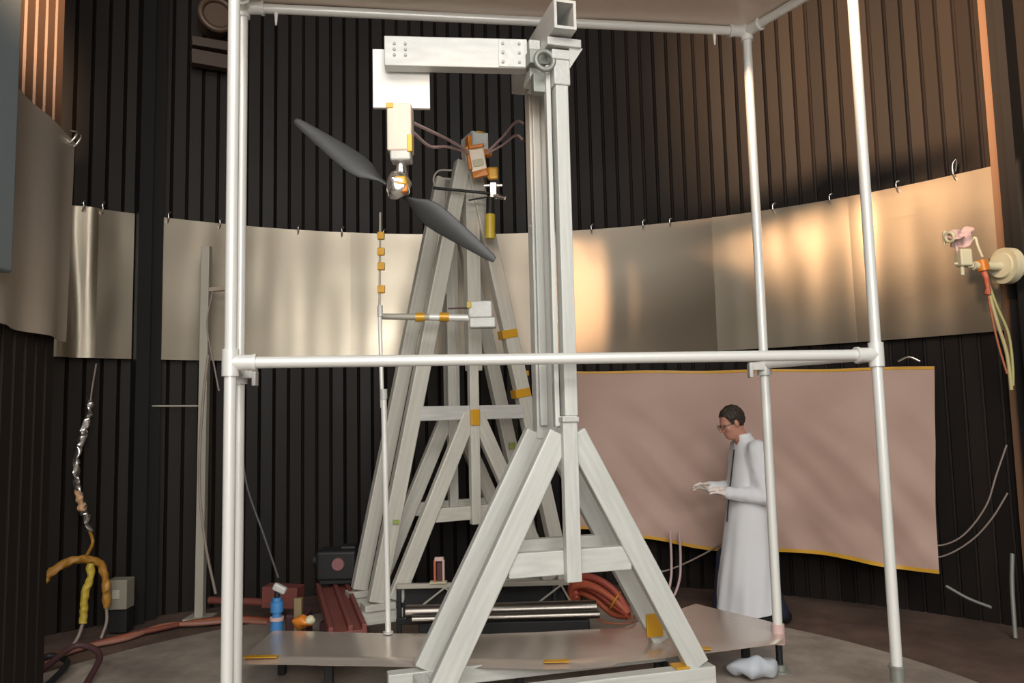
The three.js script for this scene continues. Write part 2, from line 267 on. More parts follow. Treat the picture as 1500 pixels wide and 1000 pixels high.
// ---------------------------------------------------------------- the near tower with the rotor arm
const NT = { pos: [.298, 0, -4.474], yaw: .264 };
function worldOf(T, u, y, w) { const c = Math.cos(T.yaw), s = Math.sin(T.yaw); return [T.pos[0] + c * u - s * w, y, T.pos[2] - s * u - c * w]; }
{
  const t = thing('trestle_tower', 'near white A-frame tower with the tall mast and the long rotor arm', 'tower', NT.pos, { turn: NT.yaw, local: true });
  const DW = .46, yb = .255, S = .765;
  const L = (u, y, w) => V(u, y, -w);
  for (const w of [0, DW]) {
    for (const s of [-1, 1]) part(t, 'leg', beam(L(s * S, yb + (w && s > 0 ? .02 : 0), w), L(s * .045, 1.62, w), .075, .135, V(s, .6, 0).normalize(), .01), M.tower);
    part(t, 'crossbar', beam(L(-.36, .90, w + (w ? -.012 : .012)), L(.37, .90, w + (w ? -.012 : .012)), .06, .135), M.tower);
  }
  part(t, 'base_rail', beam(L(-.98, .205, -.005), L(.86, .205, -.005), .09, .10), M.tower);
  part(t, 'base_rail', beam(L(-.98, .205, DW), L(.86, .205, DW), .09, .10), M.tower);
  for (const s of [-1, 1]) part(t, 'base_rail', beam(L(s * .80, .205, .045), L(s * .80, .205, DW - .05), .08, .09), M.tower);
  for (const u of [-.9, .78]) for (const w of [0, DW]) part(t, 'levelling_foot', [rod(L(u, .024, w), L(u, .04, w), .05), rod(L(u, .04, w), L(u, .16, w), .018)], M.dark);
  part(t, 'mast', [beam(L(0, .80, -.05), L(0, 1.72, -.05), .088, .06, V(0, 0, 1)), beam(L(.012, 1.72, -.03), L(.012, 3.80, -.03), .078, .09, V(0, 0, 1)), beam(L(-.055, 1.66, .0), L(-.055, 3.80, .0), .03, .05, V(0, 0, 1))], M.tower, 'front mast');
  part(t, 'mast', [beam(L(.02, 1.58, DW), L(.02, 3.86, DW), .135, .10, V(0, 0, 1)), beam(L(-.01, 1.66, DW - .07), L(-.01, 3.8, DW - .07), .05, .03, V(0, 0, 1))], M.tower, 'rear mast');
  part(t, 'mast_collar', [box(.012, 3.74, .03, .10, .16, .11), box(.012, 3.84, .03, .125, .06, .13)], M.white);
  part(t, 'mast_collar', [box(.0, 1.70, .045, .10, .03, .10)], M.white);
  part(t, 'saddle_plate', [box(.02, 3.905, -.16, .21, .05, .56), orient(new THREE.ExtrudeGeometry(new THREE.Shape([[0, 0], [.085, 0], [0, -.13]].map(p => new THREE.Vector2(...p))), { depth: .03, bevelEnabled: false }).translate(0, 0, -.015), V(.055, 3.885, .07), V(.055, 3.885, .10))], M.white);
  part(t, 'top_beam', hollow(.135, .175, .017, L(0, 4.03, -.2), L(0, 4.03, .75)), M.white, 'open-ended square tube on top of the masts');
  part(t, 'clamp_ring', [orient(new THREE.TorusGeometry(.055, .016, 10, 24), V(-.09, 3.80, .06), V(-.09, 3.80, .09)), box(-.09, 3.70, -.03, .10, .12, .06), box(-.10, 3.86, -.05, .12, .09, .10)], M.dullTube);
  const sw = g => g.translate(.14, 0, .13).rotateY(-.165).translate(-.14, 0, -.13);
  const arm = part(t, 'rotor_arm', [sw(beam(L(-1.0, 3.912, .13), L(-.14, 3.912, .13), .09, .185))], M.white);
  part(arm, 'end_bracket', [box(-.105, 3.87, -.14, .07, .25, .15), box(-.05, 3.85, -.2, .10, .20, .2)], M.white);
  part(arm, 'bolt_plate', sw(box(-.235, 3.912, -.083, .165, .175, .008, .003)), M.white);
  const bs = (u, y, w) => rod(L(u, y, w), L(u, y, w - .007), .009, .009, 8);
  for (const u of [-.28, -.18]) for (const k of [-1, 0, 1]) part(arm, 'bolt', sw(bs(u - .01, 3.912 + k * .058, .078)), M.dullTube);
  for (const u of [-.94, -.875]) for (const k of [-1, 0, 1]) part(arm, 'bolt', sw(bs(u, 3.92 + k * .035, .084)), M.dullTube);
  part(t, 'mount_plate', sw(box(-.905, 3.79, -.215, .345, .37, .03, .004)), std([.86, .86, .83], .45), 'square white plate behind the arm');
  part(t, 'bolt', bs(-.07, 2.92, DW - .09), M.foil);
  part(t, 'tape', box(.695, .385, -DW + .048, .11, .14, .02, .004), M.kapton); part(t, 'tape', box(.655, .262, .0, .085, .012, .096, .003), M.kapton);
  part(t, 'tape', box(-.05, .86, -DW + .05, .07, .05, .02, .004), M.kaptonDark);
}
{ // motor housing and propeller at the arm's end
  const c = [-.622, 0, -4.38];
  const m = thing('rotor_motor', 'pale motor column hanging under the square plate on the arm', 'motor', [c[0], 3.06, c[2]]);
  part(m, 'housing', box(-.622, 3.40, c[2], .142, .28, .12, .012), M.housing);
  part(m, 'collar', [box(-.618, 3.235, c[2], .118, .06, .11, .012)], M.white);
  part(m, 'neck', rod([-.622, 3.08, c[2]], [-.620, 3.22, c[2]], .050, .022, 24), M.foil);
  part(m, 'hub_wrap', crumple(new THREE.SphereGeometry(.072, 26, 20).scale(1, 1.1, .9).translate(-.632, 3.062, c[2] + .03), .014, 22), M.foil, 'crinkled foil round the hub');
  part(m, 'tape', crumple(box(-.615, 3.075, c[2] + .075, .07, .05, .03, .012), .01, 30), M.kapton); part(m, 'tape', crumple(box(-.592, 3.035, c[2] + .065, .035, .06, .03, .01), .01, 30), M.kaptonDark);
  part(m, 'tape', box(-.562, 3.30, c[2] + .045, .03, .10, .04, .004), M.kapton); part(m, 'tape', box(-.675, 3.525, c[2] + .055, .04, .03, .02, .003), M.kapton);
  const p = thing('propeller', 'dark two-bladed propeller on the foil-wrapped hub', 'propeller', [-.637, 3.05, c[2] - .02]);
  const ang = Math.atan2(2.598 - 3.483, -.076 + 1.26);
  part(p, 'hub', rod([-.637, 3.05, c[2] - .06], [-.637, 3.05, c[2] + .01], .04), M.dark);
  for (const s of [0, 1]) {   // lofted twisted blade, root at the hub
    const st = [[.05, .024, .018], [.10, .034, .016], [.15, .075, .015], [.20, .125, .014], [.26, .146, .013], [.34, .140, .012], [.44, .118, .010], [.54, .092, .008], [.64, .066, .006], [.70, .048, .005], [.722, .030, .003]];
    const pos = [], idx = [], n = 20;
    st.forEach(([r, ch, th], i) => { const tw = (24 - 24 * r / .74) * D; for (let k = 0; k < n; k++) { const a = k / n * 2 * Math.PI, cx = Math.cos(a) * ch / 2 + ch * .05, ty = Math.sin(a) * th * (1 + .35 * Math.cos(a)) * .5 + .05 * ch * (1 - (2 * cx / ch) ** 2); pos.push(r, cx * Math.cos(tw) - ty * Math.sin(tw), cx * Math.sin(tw) + ty * Math.cos(tw)); } });
    for (let i = 0; i < st.length - 1; i++) for (let k = 0; k < n; k++) { const a = i * n + k, b = i * n + (k + 1) % n; idx.push(a, b, a + n, b, b + n, a + n); }
    for (const [b0, f] of [[0, 0], [(st.length - 1) * n, 1]]) for (let k = 1; k < n - 1; k++) f ? idx.push(b0, b0 + k, b0 + k + 1) : idx.push(b0, b0 + k + 1, b0 + k);
    const g = new THREE.BufferGeometry(); g.setAttribute('position', new THREE.Float32BufferAttribute(pos, 3)); g.setAttribute('uv', new THREE.Float32BufferAttribute(new Float32Array(pos.length / 3 * 2), 2)); g.setIndex(idx); g.computeVertexNormals();
    g.rotateZ(ang + (s ? Math.PI : 0)).translate(-.667, 3.055, c[2] - .03); part(p, 'blade', g, M.blade);
  }
}

// ---------------------------------------------------------------- the far tower
const FT = { pos: [-.346, 0, -6.387], yaw: .45 };
{
  const t = thing('trestle_tower', 'far pale A-frame tower behind the propeller, crossed with many braces', 'tower', FT.pos, { turn: FT.yaw, local: true });
  const DW = .49, yb = .34, S = .815, L = (u, y, w) => V(u, y, -w), m = M.towerFar;
  for (const w of [0, DW]) {
    for (const s of [-1, 1]) {
      part(t, 'leg', beam(L(s * S, yb, w), L(s * .04, 3.86, w), .09, .125, V(s, .25, 0).normalize(), .01), m);
      part(t, 'brace', beam(L(s * .67, yb, w - .02), L(s * .03, 1.74, w - .02), .07, .125, V(s, .6, 0).normalize(), .01), m);
      part(t, 'foot_plate', box(s * (S - .02), .31, -w, .24, .05, .14), m);
    }
    part(t, 'crossbar', beam(L(-.42, .95, w - .005), L(.42, .95, w - .005), .06, .11), m);
    part(t, 'post', beam(L(0, .86, w - .045), L(0, 2.2 + (w ? .6 : 0), w - .045), .08, .06, V(0, 0, 1)), m);
  }
  part(t, 'crossbar', beam(L(-.46, 1.755, -.02), L(.46, 1.755, -.02), .06, .115), M.white);
  part(t, 'mast', beam(L(.04, 2.1, .03), L(.04, 3.95, .03), .12, .09, V(0, 0, 1)), m);
  part(t, 'mast', beam(L(.02, 1.7, DW), L(.02, 3.86, DW), .12, .09, V(0, 0, 1)), m);
  part(t, 'base_rail', beam(L(-.95, .235, 0), L(.95, .235, 0), .10, .10), m);
  part(t, 'base_rail', beam(L(-.95, .235, DW), L(.95, .235, DW), .10, .10), m);
  for (const u of [-.9, .9]) for (const w of [0, DW]) part(t, 'levelling_foot', [rod(L(u, .012, w), L(u, .03, w), .05), rod(L(u, .03, w), L(u, .19, w), .02)], M.dark);
  part(t, 'top_beam', [hollow(.15, .15, .012, L(.08, 4.03, -.1), L(.08, 4.03, .14)), box(.08, 4.03, .095, .15, .15, .01, .003)], M.white, 'capped square tube on top');
  part(t, 'tape', box(.08, 4.105, .06, .06, .012, .09, .003), M.kapton); part(t, 'tape', box(-.01, 4.0, .06, .03, .13, .08, .006), M.kaptonDark); part(t, 'tape', box(.15, 3.935, .08, .08, .06, .06, .012), M.kaptonDark);
  // tape bands on the right front leg and under the crossbar
  const along = y => S - (S - .04) * (y - yb) / (3.86 - yb);
  for (const [y, k] of [[2.41, 1], [1.91, 1]]) part(t, 'tape', beam(L(along(y + .04), y - .035, 0), L(along(y + .04) - .012, y + .035, 0), .105, .14, V(1, .25, 0).normalize(), .004), M.kapton);
  part(t, 'tape', box(.0, 1.715, .075, .08, .13, .03, .008), M.kapton); part(t, 'tape', box(along(2.06) + .07, 2.08, -.02, .06, .045, .05, .006), M.kapton);
  part(t, 'tape', box(-along(.93) + .02, .93, .05, .05, .035, .02, .004), M.green); part(t, 'tape', box(along(1.45), 1.45, -DW + .055, .06, .06, .02, .004), M.green);
}
{
  const s = thing('sensor_box', 'orange-taped sensor box at the top of the far tower, lamplit glow painted into its colour', 'sensor', [-.235, 3.70, -6.25]);
  const tilt = g => g.translate(.245, -3.8, 6.24).rotateZ(.16).translate(-.245, 3.8, -6.24);
  part(s, 'body', tilt(box(-.245, 3.81, -6.24, .125, .22, .12, .01)), std([.95, .84, .68], .35));  // bright warm body colour stands in for lamplight on the box
  part(s, 'face_panel', tilt(box(-.245, 3.79, -6.175, .085, .06, .01, .003)), M.cream);
  for (const [x, y, w, h] of [[-.315, 3.84, .025, .2], [-.235, 3.925, .13, .03], [-.245, 3.695, .13, .06]]) part(s, 'tape', tilt(crumple(box(x, y, -6.18, w, h, .04, .01), .008, 26)), M.kaptonDark);
  part(s, 'tape', crumple(box(-.125, 3.70, -6.2, .09, .10, .06, .02), .015, 20), M.kapton);
}
{
  const s = thing('probe_clamp', 'metal probe clamp on a rod below the orange-taped sensor box', 'clamp', [-.15, 3.45, -6.25]);
  part(s, 'rod', rod([-.62, 3.60, -6.22], [-.09, 3.535, -6.22], .012), M.dark); part(s, 'rod', rod([-.33, 3.49, -6.22], [-.06, 3.53, -6.22], .007), M.dark);
  part(s, 'clamp_body', [box(-.125, 3.56, -6.2, .06, .13, .06, .01), rod([-.20, 3.60, -6.19], [-.05, 3.60, -6.19], .014), rod([-.14, 3.52, -6.19], [-.03, 3.48, -6.15], .016)], M.foil);
  part(s, 'fitting', rod([-.16, 3.16, -6.2], [-.155, 3.36, -6.2], .042), std([.50, .40, .04], .4), 'yellow cylindrical fitting');
  part(s, 'sleeve', rod([-.155, 3.36, -6.2], [-.15, 3.50, -6.2], .034), M.black);
  part(s, 'loop', cable([[-.47, 3.77, -6.3], [-.58, 3.76, -6.28], [-.62, 3.70, -6.28], [-.60, 3.62, -6.28], [-.53, 3.60, -6.28]], .008), M.grey);
}
{
  const b = thing('instrument_boom', 'horizontal boom with orange tape between the thin pole and the far tower', 'boom', [-.6, 2.46, -5.9]);
  part(b, 'tube', rod([-.97, 2.485, -5.75], [-.62, 2.478, -5.8], .022, .026), M.grey, 'dark tube end'); part(b, 'tube', rod([-.62, 2.478, -5.8], [-.24, 2.468, -5.86], .027), M.pipe, 'white tube');
  for (const [x, z] of [[-.69, -5.79], [-.51, -5.815]]) part(b, 'tape', rod([x - .035, 2.479, z], [x + .035, 2.478, z - .008], .035), M.kapton);
  part(b, 'box', box(-.235, 2.53, -5.86, .18, .13, .12, .012), M.white, 'white clamp block'); part(b, 'box', box(-.22, 2.43, -5.86, .20, .08, .11, .012), M.white); part(b, 'tape', box(-.318, 2.565, -5.80, .035, .05, .02, .005), M.yellow);
  part(b, 'stay', rod([-.48, 2.545, -5.84], [-.32, 2.55, -5.86], .006), M.redDark);
}
{
  const p = thing('thin_pole', 'thin white pole dotted with orange tape left of the far tower', 'pole', [-.886, .272, -5.42]);
  part(p, 'lower_tube', rod([-.886, .28, -5.42], [-.905, 1.90, -5.42], .020), M.pipe); part(p, 'middle_tube', rod([-.915, 1.80, -5.42], [-.93, 2.50, -5.42], .014), M.pipe);
  part(p, 'rod', rod([-.93, 2.48, -5.42], [-.92, 3.19, -5.42], .008), M.grey); part(p, 'joint', [rod([-.905, 1.86, -5.42], [-.906, 1.93, -5.42], .026), rod([-.925, 2.44, -5.42], [-.927, 2.52, -5.42], .02)], M.white);
  part(p, 'foot', rod([-.886, .272, -5.42], [-.886, .285, -5.42], .035), M.white);
  for (const y of [3.02, 2.905, 2.80, 2.635]) part(p, 'tape', box(-.915, y, -5.415, .05, .055, .03, .006), M.kapton);
}

// ---------------------------------------------------------------- low truss and tubes under the far tower
{
  const t = thing('low_truss', 'low dark truss with a pale top rail under the far tower', 'truss', [-.2, .03, -6.02]);
  const z = -6.02, x0 = -.92, x1 = .52;
  for (const zz of [z]) { part(t, 'rail', beam([x0, .455, zz], [x1, .455, zz], .05, .035), M.grey); part(t, 'rail', beam([x0, .20, zz], [x1, .20, zz], .05, .05), M.dark); }
  for (const [a, b] of [[-.85, -.55], [-.25, -.55], [.02, .33], [.45, .33]]) part(t, 'brace', rod([a, .22, z + .02], [b, .44, z + .02], .008), M.grey);
  for (const x of [x0 + .02, -.2, .28, x1 - .02]) part(t, 'post', beam([x, .03, z], [x, .44, z], .035, .035, V(0, 0, 1)), M.dark);
  part(t, 'panel', box(-.2, .31, z - .06, 1.44, .25, .012), M.black);
  for (const [x, c] of [[-.62, M.kapton], [.16, M.green]]) part(t, 'tape', box(x, .27, z + .035, .15, .035, .02, .004), c);
}
const chromeTube = (y, z, r, x0, x1, label) => solo('steel_tube', label, 'tube', [rod([x0, y, z], [x1, y, z - .03], r, r, 28)], M.chrome);
chromeTube(.345, -5.68, .05, -.80, .56, 'topmost polished tube lying behind the shiny foot sheet');
chromeTube(.325, -5.56, .028, -.74, .57, 'thin polished tube in front of the topmost one');
solo('tube_cradle', 'dark block that carries the polished tubes', 'block', [box(-.1, .17, -5.66, 1.2, .24, .16, .01)], M.black);
{ const s = thing('small_stand', 'small orange-edged stand on the low truss rail', 'stand', [-.59, .473, -6.02]); part(s, 'upright', box(-.625, .56, -6.02, .018, .17, .04), M.orange); part(s, 'upright', box(-.56, .56, -6.02, .018, .17, .04), M.pink); part(s, 'top', box(-.592, .65, -6.02, .07, .03, .04), M.pink); part(s, 'core', box(-.592, .55, -6.03, .04, .15, .02), M.redDark); part(s, 'base', box(-.6, .479, -6.02, .13, .012, .08), M.cream); }

// red steel beams and the black motor
{
  const b = thing('steel_beam', 'long red-brown steel beam running away under the black motor', 'beam', [-1.35, .02, -6.0]);
  const A0 = V(-1.19, .24, -5.56), A1 = V(-1.58, .30, -6.75), up = V(0, 1, 0);
  part(b, 'flange', beam(A0, A1, .27, .03), M.red); part(b, 'web', beam(V(-1.19, .15, -5.56), V(-1.58, .20, -6.75), .03, .18), M.redDark);
  const off = V(Math.cos(.31), 0, -Math.sin(.31) * -1).normalize(); const o = V(.95, 0, -.31);
  for (const k of [-.115, .02, .115]) part(b, 'rib', beam(A0.clone().addScaledVector(o, k).add(V(0, .03, 0)), A1.clone().addScaledVector(o, k).add(V(0, .03, 0)), .035, .045), M.red);
  part(b, 'foot', box(-1.23, .045, -5.7, .2, .05, .2), M.redDark); part(b, 'foot', box(-1.5, .06, -6.5, .2, .08, .2), M.redDark);
}
{
  const m = thing('motor', 'black motor with a pink round end on the long red beam', 'motor', [-1.52, .36, -6.75]);
  part(m, 'casing', [box(-1.52, .50, -6.76, .34, .25, .26, .03), box(-1.44, .62, -6.80, .14, .06, .14, .02)], M.dark); part(m, 'end_disc', rod([-1.50, .515, -6.635], [-1.50, .515, -6.615], .055, .05, 28), std([.26, .115, .115], .5)); part(m, 'mount', box(-1.52, .365, -6.74, .28, .03, .2), M.black);
  part(m, 'stub', rod([-1.74, .52, -6.8], [-1.68, .52, -6.8], .06), M.black);
}
solo('steel_beam', 'short red beam lying across behind the blue valve', 'beam', [beam([-2.10, .28, -6.62], [-1.80, .27, -6.58], .16, .17)], M.red);
solo('steel_block', 'dark red block between the two red beams', 'block', [box(-1.68, .17, -6.1, .16, .20, .22, .02)], M.redDark);
solo('red_pipe', 'thin red pipe lying on the floor behind the left frame posts', 'pipe', [rod([-2.62, .22, -6.75], [-2.08, .22, -6.62], .03)], M.red);
{ const v = thing('valve', 'blue valve with a white handle beside the red beams', 'valve', [-1.70, .03, -5.72]); part(v, 'body', [rod([-1.735, .03, -5.72], [-1.735, .46, -5.72], .032), rod([-1.735, .36, -5.72], [-1.735, .43, -5.72], .045), rod([-1.735, .22, -5.72], [-1.735, .30, -5.72], .044)], M.blue); part(v, 'handle', beam([-1.76, .545, -5.72], [-1.67, .50, -5.72], .05, .055, V(0, 1, 0), .02), M.white); part(v, 'stem', rod([-1.735, .46, -5.72], [-1.73, .53, -5.72], .02), M.dark); part(v, 'ring', rod([-1.735, .30, -5.72], [-1.735, .325, -5.72], .05), M.pink); }
{ const p = thing('tape_bundle', 'orange-taped bundle on a short post at the edge of the foot sheet', 'bundle', [-1.55, .03, -5.72]); part(p, 'post', box(-1.585, .25, -5.74, .055, .40, .05), std([.22, .17, .09], .5)); part(p, 'wrap', crumple(new THREE.SphereGeometry(.055, 18, 14).scale(1.3, .8, 1).translate(-1.53, .30, -5.66), .02, 18), M.kaptonDark); part(p, 'tip', crumple(new THREE.SphereGeometry(.032, 14, 10).translate(-1.475, .315, -5.64), .01, 24), M.cream); }
{ const h = thing('hose_coil', 'coil of orange-red hoses behind the near tower legs', 'hose', [.62, .26, -5.9]);
  for (let k = 0; k < 6; k++) { const f = k / 5, a = .035 * Math.cos(k * 1.9), c = .03 * Math.sin(k * 2.3); part(h, 'hose', cable([[.40 + .05 * f, .30 + .06 * f, -6.05 + .1 * f], [.42 + .03 * f, .44 - .02 * f + a, -6.0 + c], [.55 + .02 * f, .475 - .09 * f + a, -5.92 + c], [.70, .40 - .11 * f + a, -5.85 + c], [.80, .29 - .03 * f, -5.80 + .04 * f]], .026, 8), k % 2 ? M.orange : std([.40, .075, .05], .5)); }
  part(h, 'tie', orient(new THREE.TorusGeometry(.07, .008, 8, 24), [.70, .36, -5.86], [.73, .34, -5.85]), M.kapton); part(h, 'loop', cable([[.55, .30, -5.6], [.60, .292, -5.5], [.72, .290, -5.46], [.80, .292, -5.52], [.82, .30, -5.62]], .006), M.cableOrange);
}
solo('plank', 'pale pink plank lying on the floor right of the near tower', 'plank', [beam([1.24, .06, -4.66], [1.66, .06, -4.12], .17, .03)], std([.62, .49, .44], .6));
solo('white_bag', 'crumpled white cloth under the right end of the foot sheet', 'cloth', [crumple(new THREE.SphereGeometry(.13, 28, 18).scale(1.3, .5, .8).translate(1.50, .10, -5.12), .05, 9)], M.cloth);

// ---------------------------------------------------------------- left side: pole, cables, boxes
{
  const p = thing('support_pole', 'grey upright pole with a side bracket behind the left frame posts', 'pole', [-2.78, .012, -7.0]);
  part(p, 'shaft', beam([-2.80, .024, -7.0], [-2.765, 3.32, -6.95], .075, .075, V(0, 0, 1)), M.grey); part(p, 'foot', box(-2.80, .02, -7.0, .22, .016, .22, .004), M.grey);
  part(p, 'bracket', [beam([-2.75, 2.92, -6.96], [-2.52, 2.93, -6.94], .05, .04)], std([.45, .36, .28], .5)); part(p, 'stay', cable([[-2.70, 2.90, -6.93], [-2.74, 2.6, -6.92], [-2.66, 2.2, -6.9], [-2.62, 2.0, -6.9]], .008), M.wire);
}
solo('hanging_cable', 'thin brown cable hanging beside the grey pole', 'cable', [cable([[-2.60, 2.30, -6.6], [-2.64, 1.9, -6.6], [-2.66, 1.2, -6.6], [-2.60, .7, -6.6], [-2.52, .3, -6.62]], .012)], M.wire);
solo('hanging_cable', 'thin grey cable slanting down behind the left frame posts', 'cable', [cable([[-2.42, 1.52, -6.9], [-2.36, 1.15, -6.9], [-2.2, .75, -6.85], [-2.02, .40, -6.7]], .010)], std([.10, .10, .10], .5));
solo('tie_rod', 'thin horizontal rod between the left dark post and the grey pole', 'rod', [rod([-3.30, 1.88, -6.95], [-2.80, 1.87, -6.96], .008)], M.grey);
{
  const f = thing('foil_cable', 'foil-wrapped cable hanging down the dark wall at the left', 'cable', [-3.56, .62, -6.5]);
  part(f, 'wire', cable([[-3.53, 2.24, -6.55], [-3.55, 2.02, -6.53], [-3.555, 1.9, -6.52]], .007), M.wire);
  part(f, 'foil', crumple(cable([[-3.555, 1.92, -6.52], [-3.575, 1.74, -6.504], [-3.615, 1.50, -6.465], [-3.625, 1.36, -6.46], [-3.605, 1.15, -6.479], [-3.575, 1.02, -6.51], [-3.54, .86, -6.54]], .026, 10, 70), .035, 17), M.foil);
  part(f, 'orange_wrap', crumple(cable([[-3.615, 1.19, -6.455], [-3.59, 1.10, -6.47], [-3.575, 1.02, -6.49]], .028, 10, 20), .02, 22), std([.72, .42, .24], .4)); part(f, 'lead', cable([[-3.54, .86, -6.53], [-3.52, .76, -6.55], [-3.49, .66, -6.4]], .014), M.amber);
}
{
  const y = thing('cable_bundle', 'arched bundle of yellow-wrapped cables on the floor at the left', 'cable', [-3.45, .02, -6.25]);
  part(y, 'branch', crumple(cable([[-3.66, .515, -6.06], [-3.60, .60, -6.13], [-3.52, .66, -6.2], [-3.44, .665, -6.28], [-3.37, .63, -6.35], [-3.335, .53, -6.39], [-3.32, .40, -6.40], [-3.315, .26, -6.40]], .030, 10, 60), .016, 20), M.amber);
  part(y, 'branch', crumple(cable([[-3.40, .63, -6.30], [-3.39, .52, -6.29], [-3.42, .42, -6.28], [-3.43, .30, -6.28], [-3.435, .17, -6.28]], .030, 10, 40), .012, 22), M.yellow, 'bright yellow branch');
  part(y, 'end', rod([-3.67, .50, -6.05], [-3.63, .56, -6.10], .034), M.yellow); part(y, 'lead', cable([[-3.435, .17, -6.28], [-3.45, .08, -6.25], [-3.46, .03, -6.2]], .014), M.wire); part(y, 'lead', cable([[-3.315, .26, -6.40], [-3.31, .15, -6.4], [-3.33, .03, -6.36]], .012), M.wire);
}
{ const b = thing('junction_box', 'small pale box on a dark stand at the foot of the left wall', 'box', [-3.28, .02, -6.56]); part(b, 'body', box(-3.285, .335, -6.56, .17, .24, .14, .01), std([.24, .215, .17], .6)); part(b, 'label_plate', box(-3.285, .34, -6.485, .06, .07, .006, .002), M.grey); part(b, 'stand', box(-3.285, .12, -6.58, .15, .19, .12), M.black); }
for (let k = 0; k < 3; k++) solo('floor_cable', ['rust-coloured cable, outermost of the three across the left floor', 'orange cable, middle of the three across the left floor', 'pinkish cable, innermost of the three across the left floor'][k], 'cable', [cable([[-3.52 + .05 * k, .035, -5.78], [-3.36 + .02 * k, .04, -6.03 - .02 * k], [-3.20 + .05 * k, .04, -6.30], [-2.95, .05, -6.52 - .05 * k], [-2.72 + .02 * k, .05, -6.74 + .04 * k], [-2.40, .045, -6.86 + .06 * k], [-2.1, .04, -6.78 + .05 * k]], .020)], [M.cableRed, M.cableOrange, std([.34, .15, .11], .5)][k], 'cables across the left floor');
for (let k = 0; k < 2; k++) solo('hose', ['dark hose curling on the floor at the lower left corner', 'brown hose looping beside the dark hose at the lower left'][k], 'hose', [cable([[-3.25 + .13 * k, .04 + .06 * k, -5.0], [-3.33 + .16 * k, .06 + .06 * k, -5.35], [-3.30 + .2 * k, .12 + .07 * k, -5.60], [-3.14 + .22 * k, .10 + .05 * k, -5.55], [-3.06 + .26 * k, .04, -5.15]], .022)], k ? M.redDark : M.dark);
{ const p = thing('pipe_port', 'round brown pipe port high on the wall at the upper left', 'port', [-2.75, 5.0, -7.1]); const c = onWall(-31.1, WR - .28), o = onWall(-31.1, WR - .05); part(p, 'tube', [orient(new THREE.TorusGeometry(.15, .03, 12, 36), [c[0], 5.60, c[1]], [c[0] + (c[0] - o[0]) * .1, 5.60, c[1] + (c[1] - o[1]) * .1]), rod([o[0], 5.60, o[1]], [c[0], 5.60, c[1]], .14, .14, 32)], std([.12, .075, .05], .45, .3)); const b0 = onWall(-33.4, WR - .14), b1 = onWall(-29.6, WR - .14); part(p, 'bracket', [beam([b0[0], 5.34, b0[1]], [b1[0], 5.36, b1[1]], .10, .09), beam([b0[0], 5.19, b0[1]], [b1[0], 5.20, b1[1]], .10, .14)], std([.075, .05, .038], .5, .2)); }

// ---------------------------------------------------------------- right side: tarp, wall instrument, wires
{
  const t = thing('tarp', 'large pinkish sheet with yellow taped edges hung on the right wall', 'tarp', [2.1, .44, -7.0]);
  const fn = (u, v) => { const a = 8.2 + (46.0 - 8.2) * u, top = 2.155 - .108 * u - .004 * Math.sin(u * 19), bot = .63 - .14 * Math.sin(Math.min(1, u * 1.9) * Math.PI / 2) - .045 * u + .02 * Math.sin(u * 11), y = top + (bot - top) * v;
    const fold = .045 * Math.sin((u * 7 + v * 2.2) + 2 * noise(u * 2, v * 2)) * v + .09 * noise(u * 5 + v * 3, v * 1.5 - u * 2) * (.25 + v) + .04 * noise(u * 11 - v * 5, v * 2.4) * v + .03 * Math.max(0, 1 - Math.abs(u - .18 - .33 * (1 - v)) * 9) * v * 1.6;
    const [x, z] = onWall(a, WR - .20 - .22 * v - fold); return [x, y, z]; };
  part(t, 'cloth', sheet(fn, 140, 56, .004), M.tarp);
  const edge = (f, n, r) => { const p = []; for (let i = 0; i <= n; i++) { const q = vv(f(i / n)); p.push(q); } return cable(p, r, 6, n * 2); };
  part(t, 'edge_tape', sheet((u, v) => { const p = vv(fn(u, .001 + .014 * v)), q = onWall(8.2 + 37.8 * u, 1); p.x -= Math.sin((8.2 + 37.8 * u) * D) * .006; p.z += Math.cos((8.2 + 37.8 * u) * D) * .006; return p; }, 120, 2, .003), M.yellowTape, 'yellow top edge');
  part(t, 'edge_tape', sheet((u, v) => { const p = vv(fn(u, 1.002 - .018 * v)); p.x -= Math.sin((8.2 + 37.8 * u) * D) * .006; p.z += Math.cos((8.2 + 37.8 * u) * D) * .006; return p; }, 120, 2, .003), M.yellowTape, 'yellow bottom edge');
  part(t, 'clip', cable([[3.20, 2.10, -6.42], [3.26, 2.13, -6.36], [3.33, 2.09, -6.32]], .008), M.foil);
}
